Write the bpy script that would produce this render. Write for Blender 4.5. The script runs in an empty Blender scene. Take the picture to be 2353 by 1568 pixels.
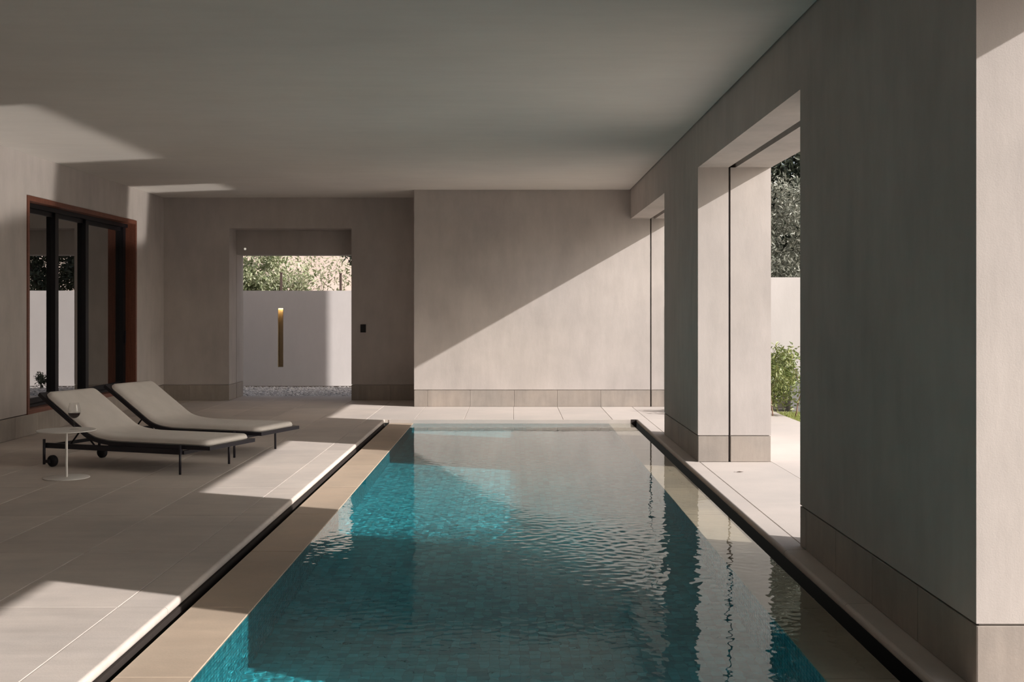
import bpy, bmesh, math, random
import numpy as np
from mathutils import Vector, Matrix

C = bpy.context.scene.collection
scene = bpy.context.scene
R = math.radians

# ------------------------------------------------------------------ camera
cam_d = bpy.data.cameras.new('camera')
cam_d.sensor_width = 36.0
cam_d.lens = 36.0 * 2658.0 / 2353.0
cam_d.shift_x = 0.0
cam_d.shift_y = -73.0 / 2353.0
cam_d.clip_start = 0.05
cam_d.clip_end = 400
cam = bpy.data.objects.new('camera', cam_d)
cam.location = (0, 0, 1.40)
cam.rotation_euler = (R(90), 0, 0)
C.objects.link(cam)
scene.camera = cam

# ------------------------------------------------------------------ light
SUN = Vector((1.0, -0.42, 0.57)).normalized()      # towards the sun
sun_d = bpy.data.lights.new('sun', 'SUN')
sun_d.energy = 6.15
sun_d.angle = R(0.55)
sun_d.color = (1.0, 0.945, 0.905)
sun_d.cycles.is_caustics_light = True
sun = bpy.data.objects.new('sun', sun_d)
sun.rotation_euler = (-SUN).to_track_quat('-Z', 'Y').to_euler()
sun.location = (30, -12, 20)
C.objects.link(sun)

# added area lamps imitating sun mirrored by the pool on to ceiling and left wall
def added_glint_lamp(yc, ylen, watts):
    d = Vector((-SUN.x, -SUN.y, SUN.z))
    e1 = (Vector((0, 1, 0)) - d * d.y).normalized()
    z = -d
    e2 = e1.cross(z)
    l = bpy.data.lights.new('added_glint_lamp', 'AREA')
    l.shape = 'RECTANGLE'
    l.size, l.size_y = 1.37, ylen * 0.94
    l.spread = R(3.0)
    l.color = (1.0, 0.93, 0.86)
    l.energy = watts
    o = bpy.data.objects.new('added_glint_lamp', l)
    m = Matrix((e2, e1, z)).transposed().to_4x4()
    m.translation = Vector((0.13, yc, -0.05)) + d * (0.62 / d.z)
    o.matrix_world = m
    C.objects.link(o)
added_glint_lamp(9.52, 3.48, 7.5)
added_glint_lamp(14.29, 0.84, 2.0)

world = bpy.data.worlds.new('sky')
scene.world = world
world.use_nodes = True
wn = world.node_tree
wn.nodes.clear()
sky = wn.nodes.new('ShaderNodeTexSky')
sky.sky_type = 'NISHITA'
sky.sun_disc = False
sky.sun_elevation = math.asin(SUN.z)
sky.sun_rotation = math.atan2(SUN.x, SUN.y)
sky.dust_density = 4.0
sky.ozone_density = 1.0
bg = wn.nodes.new('ShaderNodeBackground')
bg.inputs['Strength'].default_value = 0.17
wo = wn.nodes.new('ShaderNodeOutputWorld')
hs = wn.nodes.new('ShaderNodeHueSaturation')
hs.inputs['Saturation'].default_value = 0.55
wn.links.new(sky.outputs[0], hs.inputs['Color'])
wn.links.new(hs.outputs[0], bg.inputs[0])
wn.links.new(bg.outputs[0], wo.inputs[0])

vs = scene.view_settings
scene.display_settings.display_device = 'sRGB'
vs.view_transform = 'Standard'
vs.look = 'None'
vs.gamma = 1.0
vs.use_curve_mapping = False
vs.exposure = 0.0

cy = scene.cycles
cy.use_denoising = True
cy.max_bounces = 10
cy.diffuse_bounces = 5
cy.glossy_bounces = 5
cy.transmission_bounces = 8
cy.transparent_max_bounces = 12
cy.caustics_reflective = True
cy.caustics_refractive = True
cy.blur_glossy = 0.155
cy.sample_clamp_indirect = 20.0

# ------------------------------------------------------------------ materials
def nt(name):
    m = bpy.data.materials.new(name)
    m.use_nodes = True
    n = m.node_tree
    n.nodes.clear()
    out = n.nodes.new('ShaderNodeOutputMaterial')
    return m, n, out

def node(n, t, **kw):
    a = n.nodes.new(t)
    for k, v in kw.items():
        if k.startswith('i_'):
            a.inputs[k[2:].replace('_', ' ')].default_value = v
        else:
            setattr(a, k, v)
    return a

def scaled_pos(n, sc):
    g = node(n, 'ShaderNodeNewGeometry')
    m = node(n, 'ShaderNodeMapping')
    m.inputs['Scale'].default_value = sc
    n.links.new(g.outputs['Position'], m.inputs['Vector'])
    return m.outputs[0]

def noise(n, vec, scale, detail=4, rough=0.55):
    t = node(n, 'ShaderNodeTexNoise')
    t.inputs['Scale'].default_value = scale
    t.inputs['Detail'].default_value = detail
    t.inputs['Roughness'].default_value = rough
    n.links.new(vec, t.inputs['Vector'])
    return t.outputs['Fac']

def maprange(n, v, a, b, c, d):
    t = node(n, 'ShaderNodeMapRange')
    for i, x in enumerate((a, b, c, d)):
        t.inputs[i + 1].default_value = x
    n.links.new(v, t.inputs[0])
    return t.outputs[0]

def math2(n, op, a, b):
    t = node(n, 'ShaderNodeMath', operation=op)
    for i, x in enumerate((a, b)):
        if isinstance(x, (int, float)):
            t.inputs[i].default_value = x
        else:
            n.links.new(x, t.inputs[i])
    return t.outputs[0]

def tint(n, col, fac):
    """colour * scalar"""
    t = node(n, 'ShaderNodeVectorMath', operation='SCALE')
    if isinstance(col, tuple):
        t.inputs[0].default_value = col[:3]
    else:
        n.links.new(col, t.inputs[0])
    n.links.new(fac, t.inputs['Scale'])
    return t.outputs[0]

def mixc(n, fac, a, b):
    t = node(n, 'ShaderNodeMix', data_type='RGBA')
    n.links.new(fac, t.inputs[0])
    for i, x in ((6, a), (7, b)):
        if isinstance(x, tuple):
            t.inputs[i].default_value = x if len(x) == 4 else x + (1,)
        else:
            n.links.new(x, t.inputs[i])
    return t.outputs[2]

def bsdf(n, out, color, rough=0.8, spec=0.3, bump=None, bump_d=0.001, metal=0.0):
    p = node(n, 'ShaderNodeBsdfPrincipled')
    if isinstance(color, tuple):
        p.inputs['Base Color'].default_value = color if len(color) == 4 else color + (1,)
    else:
        n.links.new(color, p.inputs['Base Color'])
    if isinstance(rough, (int, float)):
        p.inputs['Roughness'].default_value = rough
    else:
        n.links.new(rough, p.inputs['Roughness'])
    p.inputs['Specular IOR Level'].default_value = spec
    p.inputs['Metallic'].default_value = metal
    if bump is not None:
        b = node(n, 'ShaderNodeBump')
        b.inputs['Strength'].default_value = 1.0
        b.inputs['Distance'].default_value = bump_d
        n.links.new(bump, b.inputs['Height'])
        n.links.new(b.outputs[0], p.inputs['Normal'])
    n.links.new(p.outputs[0], out.inputs[0])
    return p

def plaster(name, col, warm, amt=0.10, streak=(1.6, 1.6, 0.5)):
    m, n, out = nt(name)
    a = noise(n, scaled_pos(n, (1, 1, 1)), 0.9, 5, 0.6)
    b = noise(n, scaled_pos(n, streak), 4.0, 5, 0.6)
    c = noise(n, scaled_pos(n, (1, 1, 1)), 160, 3, 0.6)
    f = math2(n, 'ADD', maprange(n, a, 0.3, 0.7, 1 - amt, 1 + amt), maprange(n, b, 0.3, 0.7, -amt * 0.6, amt * 0.6))
    f = math2(n, 'ADD', f, maprange(n, c, 0.3, 0.7, -0.015, 0.015))
    hue = noise(n, scaled_pos(n, (1, 1, 1)), 0.6, 3, 0.5)
    base = mixc(n, maprange(n, hue, 0.35, 0.65, 0, 1), col, warm)
    h = math2(n, 'ADD', math2(n, 'MULTIPLY', c, 0.3), math2(n, 'MULTIPLY', b, 1.5))
    bsdf(n, out, tint(n, base, f), 0.9, 0.15, h, 0.0015)
    return m

def stone(name, col, warm, amt=0.10, rough=0.65, per_tile=0.07, brush=(0.35, 2.2, 2.2)):
    m, n, out = nt(name)
    oi = node(n, 'ShaderNodeObjectInfo')
    a = noise(n, scaled_pos(n, (1, 1, 1)), 1.1, 5, 0.65)
    b = noise(n, scaled_pos(n, brush), 5.0, 6, 0.65)
    c = noise(n, scaled_pos(n, (1, 1, 1)), 90, 4, 0.7)
    f = math2(n, 'ADD', maprange(n, a, 0.3, 0.7, 1 - amt, 1 + amt), maprange(n, b, 0.3, 0.7, -amt * 0.7, amt * 0.7))
    f = math2(n, 'ADD', f, maprange(n, c, 0.3, 0.7, -0.03, 0.03))
    f = math2(n, 'ADD', f, maprange(n, oi.outputs['Random'], 0, 1, -per_tile, per_tile))
    base = mixc(n, maprange(n, a, 0.35, 0.65, 0, 1), col, warm)
    r = maprange(n, b, 0.3, 0.7, rough - 0.08, rough + 0.1)
    bsdf(n, out, tint(n, base, f), r, 0.3, math2(n, 'ADD', c, math2(n, 'MULTIPLY', b, 0.6)), 0.0006)
    return m

M = {}
M['plaster'] = plaster('wall_plaster', (0.455, 0.415, 0.395), (0.47, 0.425, 0.395))
M['plaster_out'] = plaster('garden_wall_plaster', (0.50, 0.47, 0.455), (0.515, 0.48, 0.465), 0.04)
M['plaster_court'] = plaster('court_wall_plaster', (0.72, 0.68, 0.66), (0.74, 0.69, 0.67), 0.03)
M['ceiling'] = plaster('ceiling_plaster', (0.68, 0.645, 0.61), (0.69, 0.65, 0.605), 0.04, (0.4, 2.0, 1.0))
M['stone'] = stone('floor_stone', (0.53, 0.475, 0.438), (0.545, 0.48, 0.433))
M['stone_out'] = stone('terrace_stone', (0.50, 0.455, 0.425), (0.52, 0.465, 0.43), 0.05)
M['skirt'] = stone('skirting_stone', (0.295, 0.265, 0.24), (0.315, 0.27, 0.235), 0.16, brush=(2.5, 2.5, 0.4))
M['ledge'] = stone('wet_ledge_stone', (0.43, 0.345, 0.27), (0.46, 0.36, 0.275), 0.10, 0.5)

def plain(name, col, rough=0.6, spec=0.4, metal=0.0, var=0.05, scale=30.0, bump=0.0003):
    m, n, out = nt(name)
    a = noise(n, scaled_pos(n, (1, 1, 1)), scale, 3)
    bsdf(n, out, tint(n, col, maprange(n, a, 0.3, 0.7, 1 - var, 1 + var)), rough, spec, a, bump, metal)
    return m

M['grout'] = plain('pale_grout', (0.55, 0.49, 0.43), 0.9, 0.1)
M['gutter'] = plain('dark_gutter', (0.035, 0.028, 0.025), 0.7, 0.2)
M['black_metal'] = plain('charcoal_metal', (0.014, 0.012, 0.018), 0.45, 0.4)
M['rubber'] = plain('black_rubber', (0.012, 0.012, 0.016), 0.6, 0.3)
M['window_metal'] = plain('black_window_metal', (0.006, 0.005, 0.007), 0.5, 0.3)
M['white_metal'] = plain('white_powder_coat', (0.74, 0.71, 0.68), 0.45, 0.4, var=0.015)
M['brass'] = plain('bronze_liner', (0.46, 0.36, 0.22), 0.45, 0.5, 0.15)
M['switch'] = plain('black_switch', (0.01, 0.008, 0.01), 0.4, 0.4)
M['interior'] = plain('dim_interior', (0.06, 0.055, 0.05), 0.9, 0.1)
M['soil'] = plain('pale_sandy_ground', (0.52, 0.48, 0.42), 0.95, 0.1, var=0.2, scale=3)  # made pale to bounce sunlight on to the ceiling and left wall
M['earth'] = plain('dark_earth', (0.13, 0.105, 0.08), 0.95, 0.1, var=0.2, scale=3)
M['neighbour'] = plaster('neighbour_plaster', (0.74, 0.60, 0.52), (0.76, 0.63, 0.55), 0.05)
M['concrete'] = plaster('grey_concrete', (0.20, 0.20, 0.20), (0.22, 0.215, 0.21), 0.06)
M['bark'] = plain('bark', (0.26, 0.17, 0.13), 0.9, 0.1, var=0.25, scale=20)
M['bark_dark'] = plain('dark_bark', (0.08, 0.06, 0.05), 0.9, 0.1, var=0.25, scale=20)
M['post'] = plain('rusty_post', (0.10, 0.07, 0.06), 0.8, 0.2)

def fabric(name, col):
    m, n, out = nt(name)
    tc = node(n, 'ShaderNodeTexCoord')
    w1 = node(n, 'ShaderNodeTexWave', wave_type='BANDS', bands_direction='X')
    w1.inputs['Scale'].default_value = 220
    w2 = node(n, 'ShaderNodeTexWave', wave_type='BANDS', bands_direction='Y')
    w2.inputs['Scale'].default_value = 220
    for w in (w1, w2):
        n.links.new(tc.outputs['Object'], w.inputs['Vector'])
    h = math2(n, 'MULTIPLY', w1.outputs['Fac'], w2.outputs['Fac'])
    a = noise(n, tc.outputs['Object'], 7.0, 4)
    f = math2(n, 'ADD', maprange(n, a, 0.3, 0.7, 0.95, 1.04), maprange(n, h, 0, 1, -0.03, 0.03))
    p = bsdf(n, out, tint(n, col, f), 0.95, 0.1, h, 0.0004)
    p.inputs['Sheen Weight'].default_value = 0.15
    return m
M['cushion'] = fabric('greige_fabric', (0.72, 0.665, 0.62))

def wood():
    m, n, out = nt('reddish_hardwood')
    a = noise(n, scaled_pos(n, (9, 9, 0.6)), 6, 5, 0.6)
    b = noise(n, scaled_pos(n, (9, 0.6, 9)), 6, 5, 0.6)
    f = maprange(n, math2(n, 'MULTIPLY', a, b), 0.1, 0.45, 0.7, 1.3)
    bsdf(n, out, tint(n, (0.16, 0.058, 0.036), f), 0.45, 0.35, a, 0.0005)
    return m
M['wood'] = wood()

def leaf_mat(name, c1, c2, trans=0.25):
    m, n, out = nt(name)
    g = node(n, 'ShaderNodeNewGeometry')
    col = mixc(n, g.outputs['Random Per Island'], c1, c2)
    d = node(n, 'ShaderNodeBsdfDiffuse')
    t = node(n, 'ShaderNodeBsdfTranslucent')
    gl = node(n, 'ShaderNodeBsdfGlossy')
    gl.inputs['Roughness'].default_value = 0.45
    gl.inputs['Color'].default_value = (0.9, 0.9, 0.85, 1)
    n.links.new(col, d.inputs['Color'])
    n.links.new(col, t.inputs['Color'])
    mx = node(n, 'ShaderNodeMixShader')
    mx.inputs[0].default_value = trans
    n.links.new(d.outputs[0], mx.inputs[1])
    n.links.new(t.outputs[0], mx.inputs[2])
    mx2 = node(n, 'ShaderNodeMixShader')
    mx2.inputs[0].default_value = 0.06
    n.links.new(mx.outputs[0], mx2.inputs[1])
    n.links.new(gl.outputs[0], mx2.inputs[2])
    n.links.new(mx2.outputs[0], out.inputs[0])
    return m
M['leaf_grey'] = leaf_mat('silvery_leaf', (0.14, 0.155, 0.12, 1), (0.30, 0.30, 0.25, 1))
M['leaf_dark'] = leaf_mat('dark_leaf', (0.03, 0.042, 0.025, 1), (0.085, 0.10, 0.065, 1))
M['leaf_green'] = leaf_mat('garden_leaf', (0.11, 0.16, 0.04, 1), (0.30, 0.32, 0.12, 1))
M['leaf_pale'] = leaf_mat('pale_leaf', (0.20, 0.25, 0.11, 1), (0.50, 0.50, 0.34, 1), 0.35)
M['leaf_dry'] = leaf_mat('dry_leaf', (0.05, 0.03, 0.02, 1), (0.08, 0.05, 0.03, 1))
M['grass'] = leaf_mat('grass_blade', (0.16, 0.21, 0.04, 1), (0.36, 0.38, 0.11, 1), 0.3)

def pebble_mat(name, a, b):
    m, n, out = nt(name)
    g = node(n, 'ShaderNodeNewGeometry')
    bsdf(n, out, mixc(n, g.outputs['Random Per Island'], a, b), 0.85, 0.2)
    return m
M['gravel'] = pebble_mat('grey_gravel', (0.40, 0.375, 0.36, 1), (0.78, 0.74, 0.71, 1))
M['pebble'] = pebble_mat('white_pebble', (0.55, 0.52, 0.48, 1), (0.8, 0.77, 0.72, 1))

def mosaic():
    m, n, out = nt('teal_glass_mosaic')
    g = node(n, 'ShaderNodeNewGeometry')
    a = noise(n, scaled_pos(n, (1, 1, 1)), 0.8, 3)
    b = noise(n, scaled_pos(n, (1, 1, 1)), 14, 3, 0.7)
    col = mixc(n, g.outputs['Random Per Island'], (0.012, 0.26, 0.32, 1), (0.05, 0.46, 0.53, 1))
    f = math2(n, 'ADD', maprange(n, a, 0.3, 0.7, 0.9, 1.1), maprange(n, b, 0.3, 0.7, -0.15, 0.15))
    bsdf(n, out, tint(n, col, f), 0.35, 0.4)
    return m
M['mosaic'] = mosaic()
M['pool_grout'] = plain('pool_grout', (0.03, 0.24, 0.30), 0.8, 0.2)

def water_mat():
    m, n, out = nt('pool_water')
    g = node(n, 'ShaderNodeBsdfGlass')
    g.inputs['IOR'].default_value = 1.33
    g.inputs['Roughness'].default_value = 0.0
    g.inputs['Color'].default_value = (0.93, 0.99, 0.99, 1)
    lw = node(n, 'ShaderNodeLayerWeight')
    gl = node(n, 'ShaderNodeBsdfGlossy')
    gl.inputs['Roughness'].default_value = 0.0
    mx = node(n, 'ShaderNodeMixShader')
    n.links.new(maprange(n, lw.outputs['Facing'], 0.80, 0.92, 0.0, 0.4), mx.inputs[0])
    n.links.new(g.outputs[0], mx.inputs[1])
    n.links.new(gl.outputs[0], mx.inputs[2])
    n.links.new(mx.outputs[0], out.inputs[0])
    return m
M['water'] = water_mat()

def pane_mat():
    m, n, out = nt('reflective_window_glass')
    fr = node(n, 'ShaderNodeLayerWeight')
    fr.inputs['Blend'].default_value = 0.5
    tr = node(n, 'ShaderNodeBsdfTransparent')
    tr.inputs['Color'].default_value = (0.55, 0.57, 0.56, 1)
    gl = node(n, 'ShaderNodeBsdfGlossy')
    gl.inputs['Roughness'].default_value = 0.0
    gl.inputs['Color'].default_value = (0.92, 0.92, 0.92, 1)
    mx = node(n, 'ShaderNodeMixShader')
    n.links.new(maprange(n, fr.outputs['Fresnel'], 0.0, 1.0, 0.5, 1.0), mx.inputs[0])
    n.links.new(tr.outputs[0], mx.inputs[1])
    n.links.new(gl.outputs[0], mx.inputs[2])
    n.links.new(mx.outputs[0], out.inputs[0])
    return m
M['pane'] = pane_mat()

def glass_mat():
    m, n, out = nt('clear_drinking_glass')
    fr = node(n, 'ShaderNodeLayerWeight')
    fr.inputs['Blend'].default_value = 0.5
    tr = node(n, 'ShaderNodeBsdfTransparent')
    tr.inputs['Color'].default_value = (0.97, 0.97, 0.97, 1)
    gl = node(n, 'ShaderNodeBsdfGlossy')
    gl.inputs['Roughness'].default_value = 0.02
    mx = node(n, 'ShaderNodeMixShader')
    n.links.new(maprange(n, math2(n, 'POWER', fr.outputs['Facing'], 4.0), 0, 1, 0.035, 0.6), mx.inputs[0])
    n.links.new(tr.outputs[0], mx.inputs[1])
    n.links.new(gl.outputs[0], mx.inputs[2])
    n.links.new(mx.outputs[0], out.inputs[0])
    return m
M['glass'] = glass_mat()
M['wine'] = plain('red_wine', (0.016, 0.002, 0.005), 0.05, 0.5, var=0.0, bump=0.0)

def emit(name, col, s):
    m, n, out = nt(name)
    e = node(n, 'ShaderNodeEmission')
    e.inputs['Color'].default_value = col + (1,)
    e.inputs['Strength'].default_value = s
    n.links.new(e.outputs[0], out.inputs[0])
    return m
M['warm_led'] = emit('warm_led', (1.0, 0.72, 0.38), 12.0)
M['downlight'] = emit('downlight_lamp', (1.0, 0.9, 0.75), 0.6)

# ------------------------------------------------------------------ helpers
def tag(o, label=None, cat=None, group=None, kind=None):
    if label: o['label'] = label
    if cat: o['category'] = cat
    if group: o['group'] = group
    if kind: o['kind'] = kind
    return o

def empty(name, loc=(0, 0, 0), rz=0.0, parent=None):
    o = bpy.data.objects.new(name, None)
    o.empty_display_size = 0.1
    C.objects.link(o)
    o.location = loc
    o.rotation_euler = (0, 0, rz)
    if parent: o.parent = parent
    return o

def link(name, me, mat, parent=None, loc=None):
    o = bpy.data.objects.new(name, me)
    C.objects.link(o)
    if mat and not me.materials:
        me.materials.append(mat)
    if parent: o.parent = parent
    if loc is not None: o.location = loc
    return o

class MB:
    """collects simple solids, builds ONE mesh object"""
    def __init__(s): s.v = []; s.f = []; s.smooth = []
    def add(s, vs, fs, smooth=False):
        k = len(s.v)
        s.v += [tuple(p) for p in vs]
        s.f += [tuple(i + k for i in f) for f in fs]
        s.smooth += [smooth] * len(fs)
        return s
    def box(s, x0, x1, y0, y1, z0, z1):
        vs = [(x, y, z) for z in (z0, z1) for y in (y0, y1) for x in (x0, x1)]
        return s.add(vs, [(0, 2, 3, 1), (4, 5, 7, 6), (0, 1, 5, 4), (2, 6, 7, 3), (0, 4, 6, 2), (1, 3, 7, 5)])
    def tube(s, pts, r, n=10, closed=False):
        pts = [Vector(p) for p in pts]
        rs = r if isinstance(r, (list, tuple)) else [r] * len(pts)
        vs, fs = [], []
        up = Vector((0, 0, 1))
        prev = None
        for i, p in enumerate(pts):
            if closed:
                d = (pts[(i + 1) % len(pts)] - pts[i - 1]).normalized()
            else:
                d = (pts[min(i + 1, len(pts) - 1)] - pts[max(i - 1, 0)]).normalized()
            if prev is None:
                a = d.cross(up) if abs(d.dot(up)) < 0.95 else d.cross(Vector((1, 0, 0)))
            else:
                a = prev - d * prev.dot(d)
            a.normalize(); prev = a
            b = d.cross(a)
            for k in range(n):
                t = 2 * math.pi * k / n
                vs.append(p + (a * math.cos(t) + b * math.sin(t)) * rs[i])
        m = len(pts)
        for i in range(m if closed else m - 1):
            j = (i + 1) % m
            for k in range(n):
                l = (k + 1) % n
                fs.append((i * n + k, i * n + l, j * n + l, j * n + k))
        if not closed:
            fs.append(tuple(range(n))[::-1])
            fs.append(tuple((m - 1) * n + k for k in range(n)))
        return s.add(vs, fs, True)
    def lathe(s, prof, n=48, c=(0, 0, 0)):
        vs, fs = [], []
        for r, z in prof:
            for k in range(n):
                t = 2 * math.pi * k / n
                vs.append((c[0] + r * math.cos(t), c[1] + r * math.sin(t), c[2] + z))
        for i in range(len(prof) - 1):
            for k in range(n):
                l = (k + 1) % n
                fs.append((i * n + k, i * n + l, (i + 1) * n + l, (i + 1) * n + k))
        if prof[0][0] > 1e-6: fs.append(tuple(range(n))[::-1])
        if prof[-1][0] > 1e-6: fs.append(tuple((len(prof) - 1) * n + k for k in range(n)))
        return s.add(vs, fs, True)
    def prism(s, prof, y0, y1, axis='y'):
        """profile (a,z) extruded along y (a=x) or along x (a=y)"""
        n = len(prof)
        if axis == 'y':
            vs = [(a, y0, z) for a, z in prof] + [(a, y1, z) for a, z in prof]
        else:
            vs = [(y0, a, z) for a, z in prof] + [(y1, a, z) for a, z in prof]
        fs = [(i, (i + 1) % n, n + (i + 1) % n, n + i) for i in range(n)]
        fs += [tuple(range(n))[::-1], tuple(range(n, 2 * n))]
        return s.add(vs, fs)
    def mesh(s, name):
        me = bpy.data.meshes.new(name)
        me.from_pydata(s.v, [], s.f)
        me.polygons.foreach_set('use_smooth', s.smooth)
        bm = bmesh.new(); bm.from_mesh(me)
        bmesh.ops.recalc_face_normals(bm, faces=bm.faces)
        bm.to_mesh(me); bm.free()
        me.update()
        return me
    def build(s, name, mat, parent=None, loc=None, auto=False):
        me = s.mesh(name)
        if auto:
            me.set_sharp_from_angle(angle=R(38))
        return link(name, me, mat, parent, loc)

def np_mesh(name, verts, faces, smooth=False):
    """verts (n,3), faces (m,k) with constant k"""
    me = bpy.data.meshes.new(name)
    v = np.asarray(verts, dtype=np.float32); f = np.asarray(faces, dtype=np.int32)
    k = f.shape[1]
    me.vertices.add(len(v)); me.vertices.foreach_set('co', v.ravel())
    me.loops.add(f.size); me.loops.foreach_set('vertex_index', f.ravel())
    me.polygons.add(len(f))
    me.polygons.foreach_set('loop_start', np.arange(0, f.size, k, dtype=np.int32))
    me.update(calc_edges=True)
    if not smooth: me.shade_flat()
    return me

_slab = {}
def slab_mesh(dx, dy, dz, axis='z', c=0.002):
    """slab with chamfered outer face; outer face towards +axis, centred, outer face at 0"""
    key = (round(dx, 4), round(dy, 4), round(dz, 4), axis)
    if key in _slab: return _slab[key]
    mb = MB()
    a, b = dx / 2, dy / 2
    ring = lambda x, y, z: [(-x, -y, z), (x, -y, z), (x, y, z), (-x, y, z)]
    vs = ring(a, b, -dz) + ring(a, b, -c) + ring(a - c, b - c, 0)
    fs = [(0, 1, 5, 4), (1, 2, 6, 5), (2, 3, 7, 6), (3, 0, 4, 7), (4, 5, 9, 8), (5, 6, 10, 9), (6, 7, 11, 10), (7, 4, 8, 11), (8, 9, 10, 11), (3, 2, 1, 0)]
    if axis == '+x': vs = [(z, x, y) for x, y, z in vs]
    if axis == '-x': vs = [(-z, -x, y) for x, y, z in vs]
    if axis == '-y': vs = [(x, -z, y) for x, y, z in vs]
    if axis == '+y': vs = [(-x, z, y) for x, y, z in vs]
    mb.add(vs, fs)
    _slab[key] = mb.mesh('stone_tile')
    return _slab[key]

GAP = 0.0045
def floor_tiles(parent, xs, ys, mat, t=0.006, z=0.0, skip=None, name='stone_tile'):
    for i in range(len(xs) - 1):
        for j in range(len(ys) - 1):
            if skip and skip(i, j): continue
            dx, dy = xs[i + 1] - xs[i] - GAP, ys[j + 1] - ys[j] - GAP
            link(name, slab_mesh(dx, dy, t), mat, parent, ((xs[i] + xs[i + 1]) / 2, (ys[j] + ys[j + 1]) / 2, z))

SK = 0.237
def skirting(parent, axis, plane, cuts, mat=None, t=0.013, h=SK):
    for a, b in zip(cuts[:-1], cuts[1:]):
        me = slab_mesh(b - a - 0.003, h - 0.002, t, axis)
        m = (a + b) / 2
        loc = (plane, m, h / 2) if axis[1] == 'x' else (m, plane, h / 2)
        link('skirting_tile', me, mat or M['skirt'], parent, loc)

def cuts(a, b, step, first=None):
    out = [a]
    x = first if first is not None else a + step
    while x < b - 0.12:
        if x > a + 0.1: out.append(x)
        x += step
    return out + [b]

# ------------------------------------------------------------------ measures (metres; camera stands at the origin)
XL, XR, XO = -5.35, 1.704, 2.373          # left wall, right wall inner and outer faces
YB, YD, YE = 16.61, 17.77, 18.70          # back wall, door wall, rear face
ZC, ZL = 3.115, 2.70                      # ceiling, lintel soffit
YF = -5.5                                 # wall behind the camera
DL, DR = -1.617, 1.582                    # pool coping edges left and right
PL, PR = -1.254, 1.229                    # pool basin
LL, LR = -1.563, 1.515                    # outer edges of the wet ledges
PB = 14.70                                # far end of the pool
PN = 0.6                                  # near end of the pool
ZW = -0.052                               # water level
S0, S1 = 1.985, 2.003                     # shutter slot in the right wall
IN = 0.015

# ------------------------------------------------------------------ right wall: lintel and piers
def pier_boxes(mb, y0, y1, x0=XR, x1=XO, slot_near=True, slot_far=True):
    a = y0 + (0.1 if slot_near else 0); b = y1 - (0.1 if slot_far else 0)
    i0 = IN if slot_near else 0; i1 = IN if slot_far else 0
    z1 = ZL
    for (p, q, il, ir) in ((x0, S0, IN, 0), (S1, x1, 0, IN)):
        mb.box(p, q, y0, y1, SK + 0.008, z1)
        mb.box(p + il, q - ir, y0 + i0, y1 - i1, 0, SK + 0.008)
    mb.box(S0, S1, a, b, 0, z1)

mb = MB()
mb.box(XR, S0, YF, YB, ZL, 2.95)
mb.box(2.05, XO, YF, YB, ZL, 2.95)
mb.box(XR, XO, YF, YB, 2.95, 3.40)
wall_right = mb.build('wall_right', M['plaster'])
tag(wall_right, kind='structure')
for (y0, y1) in ((10.60, 12.94), (4.245, 6.84), (YF, 1.20)):  # last pier, unseen, lengthened to block light from behind the camera
    mb = MB(); pier_boxes(mb, y0, y1)
    p = mb.build('pier', M['plaster'], wall_right)
    skirting(p, '-x', XR, cuts(y0, y1, 0.615))
    skirting(p, '-y', y0, [XR + 0.002, S0]); skirting(p, '-y', y0, [S1, XO])
    skirting(p, '+x', XO, cuts(y0, y1, 1.2))
    skirting(p, '+y', y1, [XR + 0.002, S0]); skirting(p, '+y', y1, [S1, XO])

# ------------------------------------------------------------------ back wall
mb = MB()
mb.box(-1.406, S0, YB, YE, SK + 0.008, 3.40)
mb.box(-1.406 + IN, S0, YB + IN, YE, 0, SK + 0.008)
mb.box(S0, S1, YB + 0.1, YE, 0, 3.40)
mb.box(S1, XO, YB, YE, SK + 0.008, 3.40)
mb.box(S1, XO - IN, YB + IN, YE, 0, SK + 0.008)
wall_back = mb.build('wall_back', M['plaster'])
tag(wall_back, kind='structure')
skirting(wall_back, '-y', YB, [-1.406, -1.212, -0.60, 0.03, 0.647, 1.275, S0])
skirting(wall_back, '-y', YB, [S1, XO])
skirting(wall_back, '+x', XO, [YB, 17.6, YE])
skirting(wall_back, '-x', -1.406, [YB, 17.2, YD])

# ------------------------------------------------------------------ door wall with its passage
DX0, DX1, DZ = -4.345, -2.467, 2.645
mb = MB()
for (y0, y1, h, lo) in ((YD, 18.23, DZ, True), (18.25, YE, 2.262, False)):
    mb.box(XL - 0.4, DX0, y0, y1, SK + 0.008, 3.40)
    mb.box(XL - 0.4, DX0 - IN, y0 + (IN if lo else 0), y1, 0, SK + 0.008)
    mb.box(DX1, -1.406, y0, y1, SK + 0.008, 3.40)
    mb.box(DX1 + IN, -1.406, y0 + (IN if lo else 0), y1, 0, SK + 0.008)
    mb.box(DX0, DX1, y0, y1, h, 3.40)
mb.box(XL - 0.4, DX0 - 0.1, 18.23, 18.25, 0, 3.40)
mb.box(DX1 + 0.1, -1.406, 18.23, 18.25, 0, 3.40)
mb.box(DX0 - 0.1, DX1 + 0.1, 18.23, 18.25, DZ + 0.1, 3.40)
wall_door = mb.build('wall_door', M['plaster'])
tag(wall_door, kind='structure')
skirting(wall_door, '-y', YD, [XL, -4.96, DX0])
skirting(wall_door, '-y', YD, [DX1, -1.86, -1.406])
skirting(wall_door, '+x', DX0, [YD, 18.23]); skirting(wall_door, '+x', DX0, [18.25, YE])
skirting(wall_door, '-x', DX1, [YD, 18.23]); skirting(wall_door, '-x', DX1, [18.25, YE])

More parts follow.
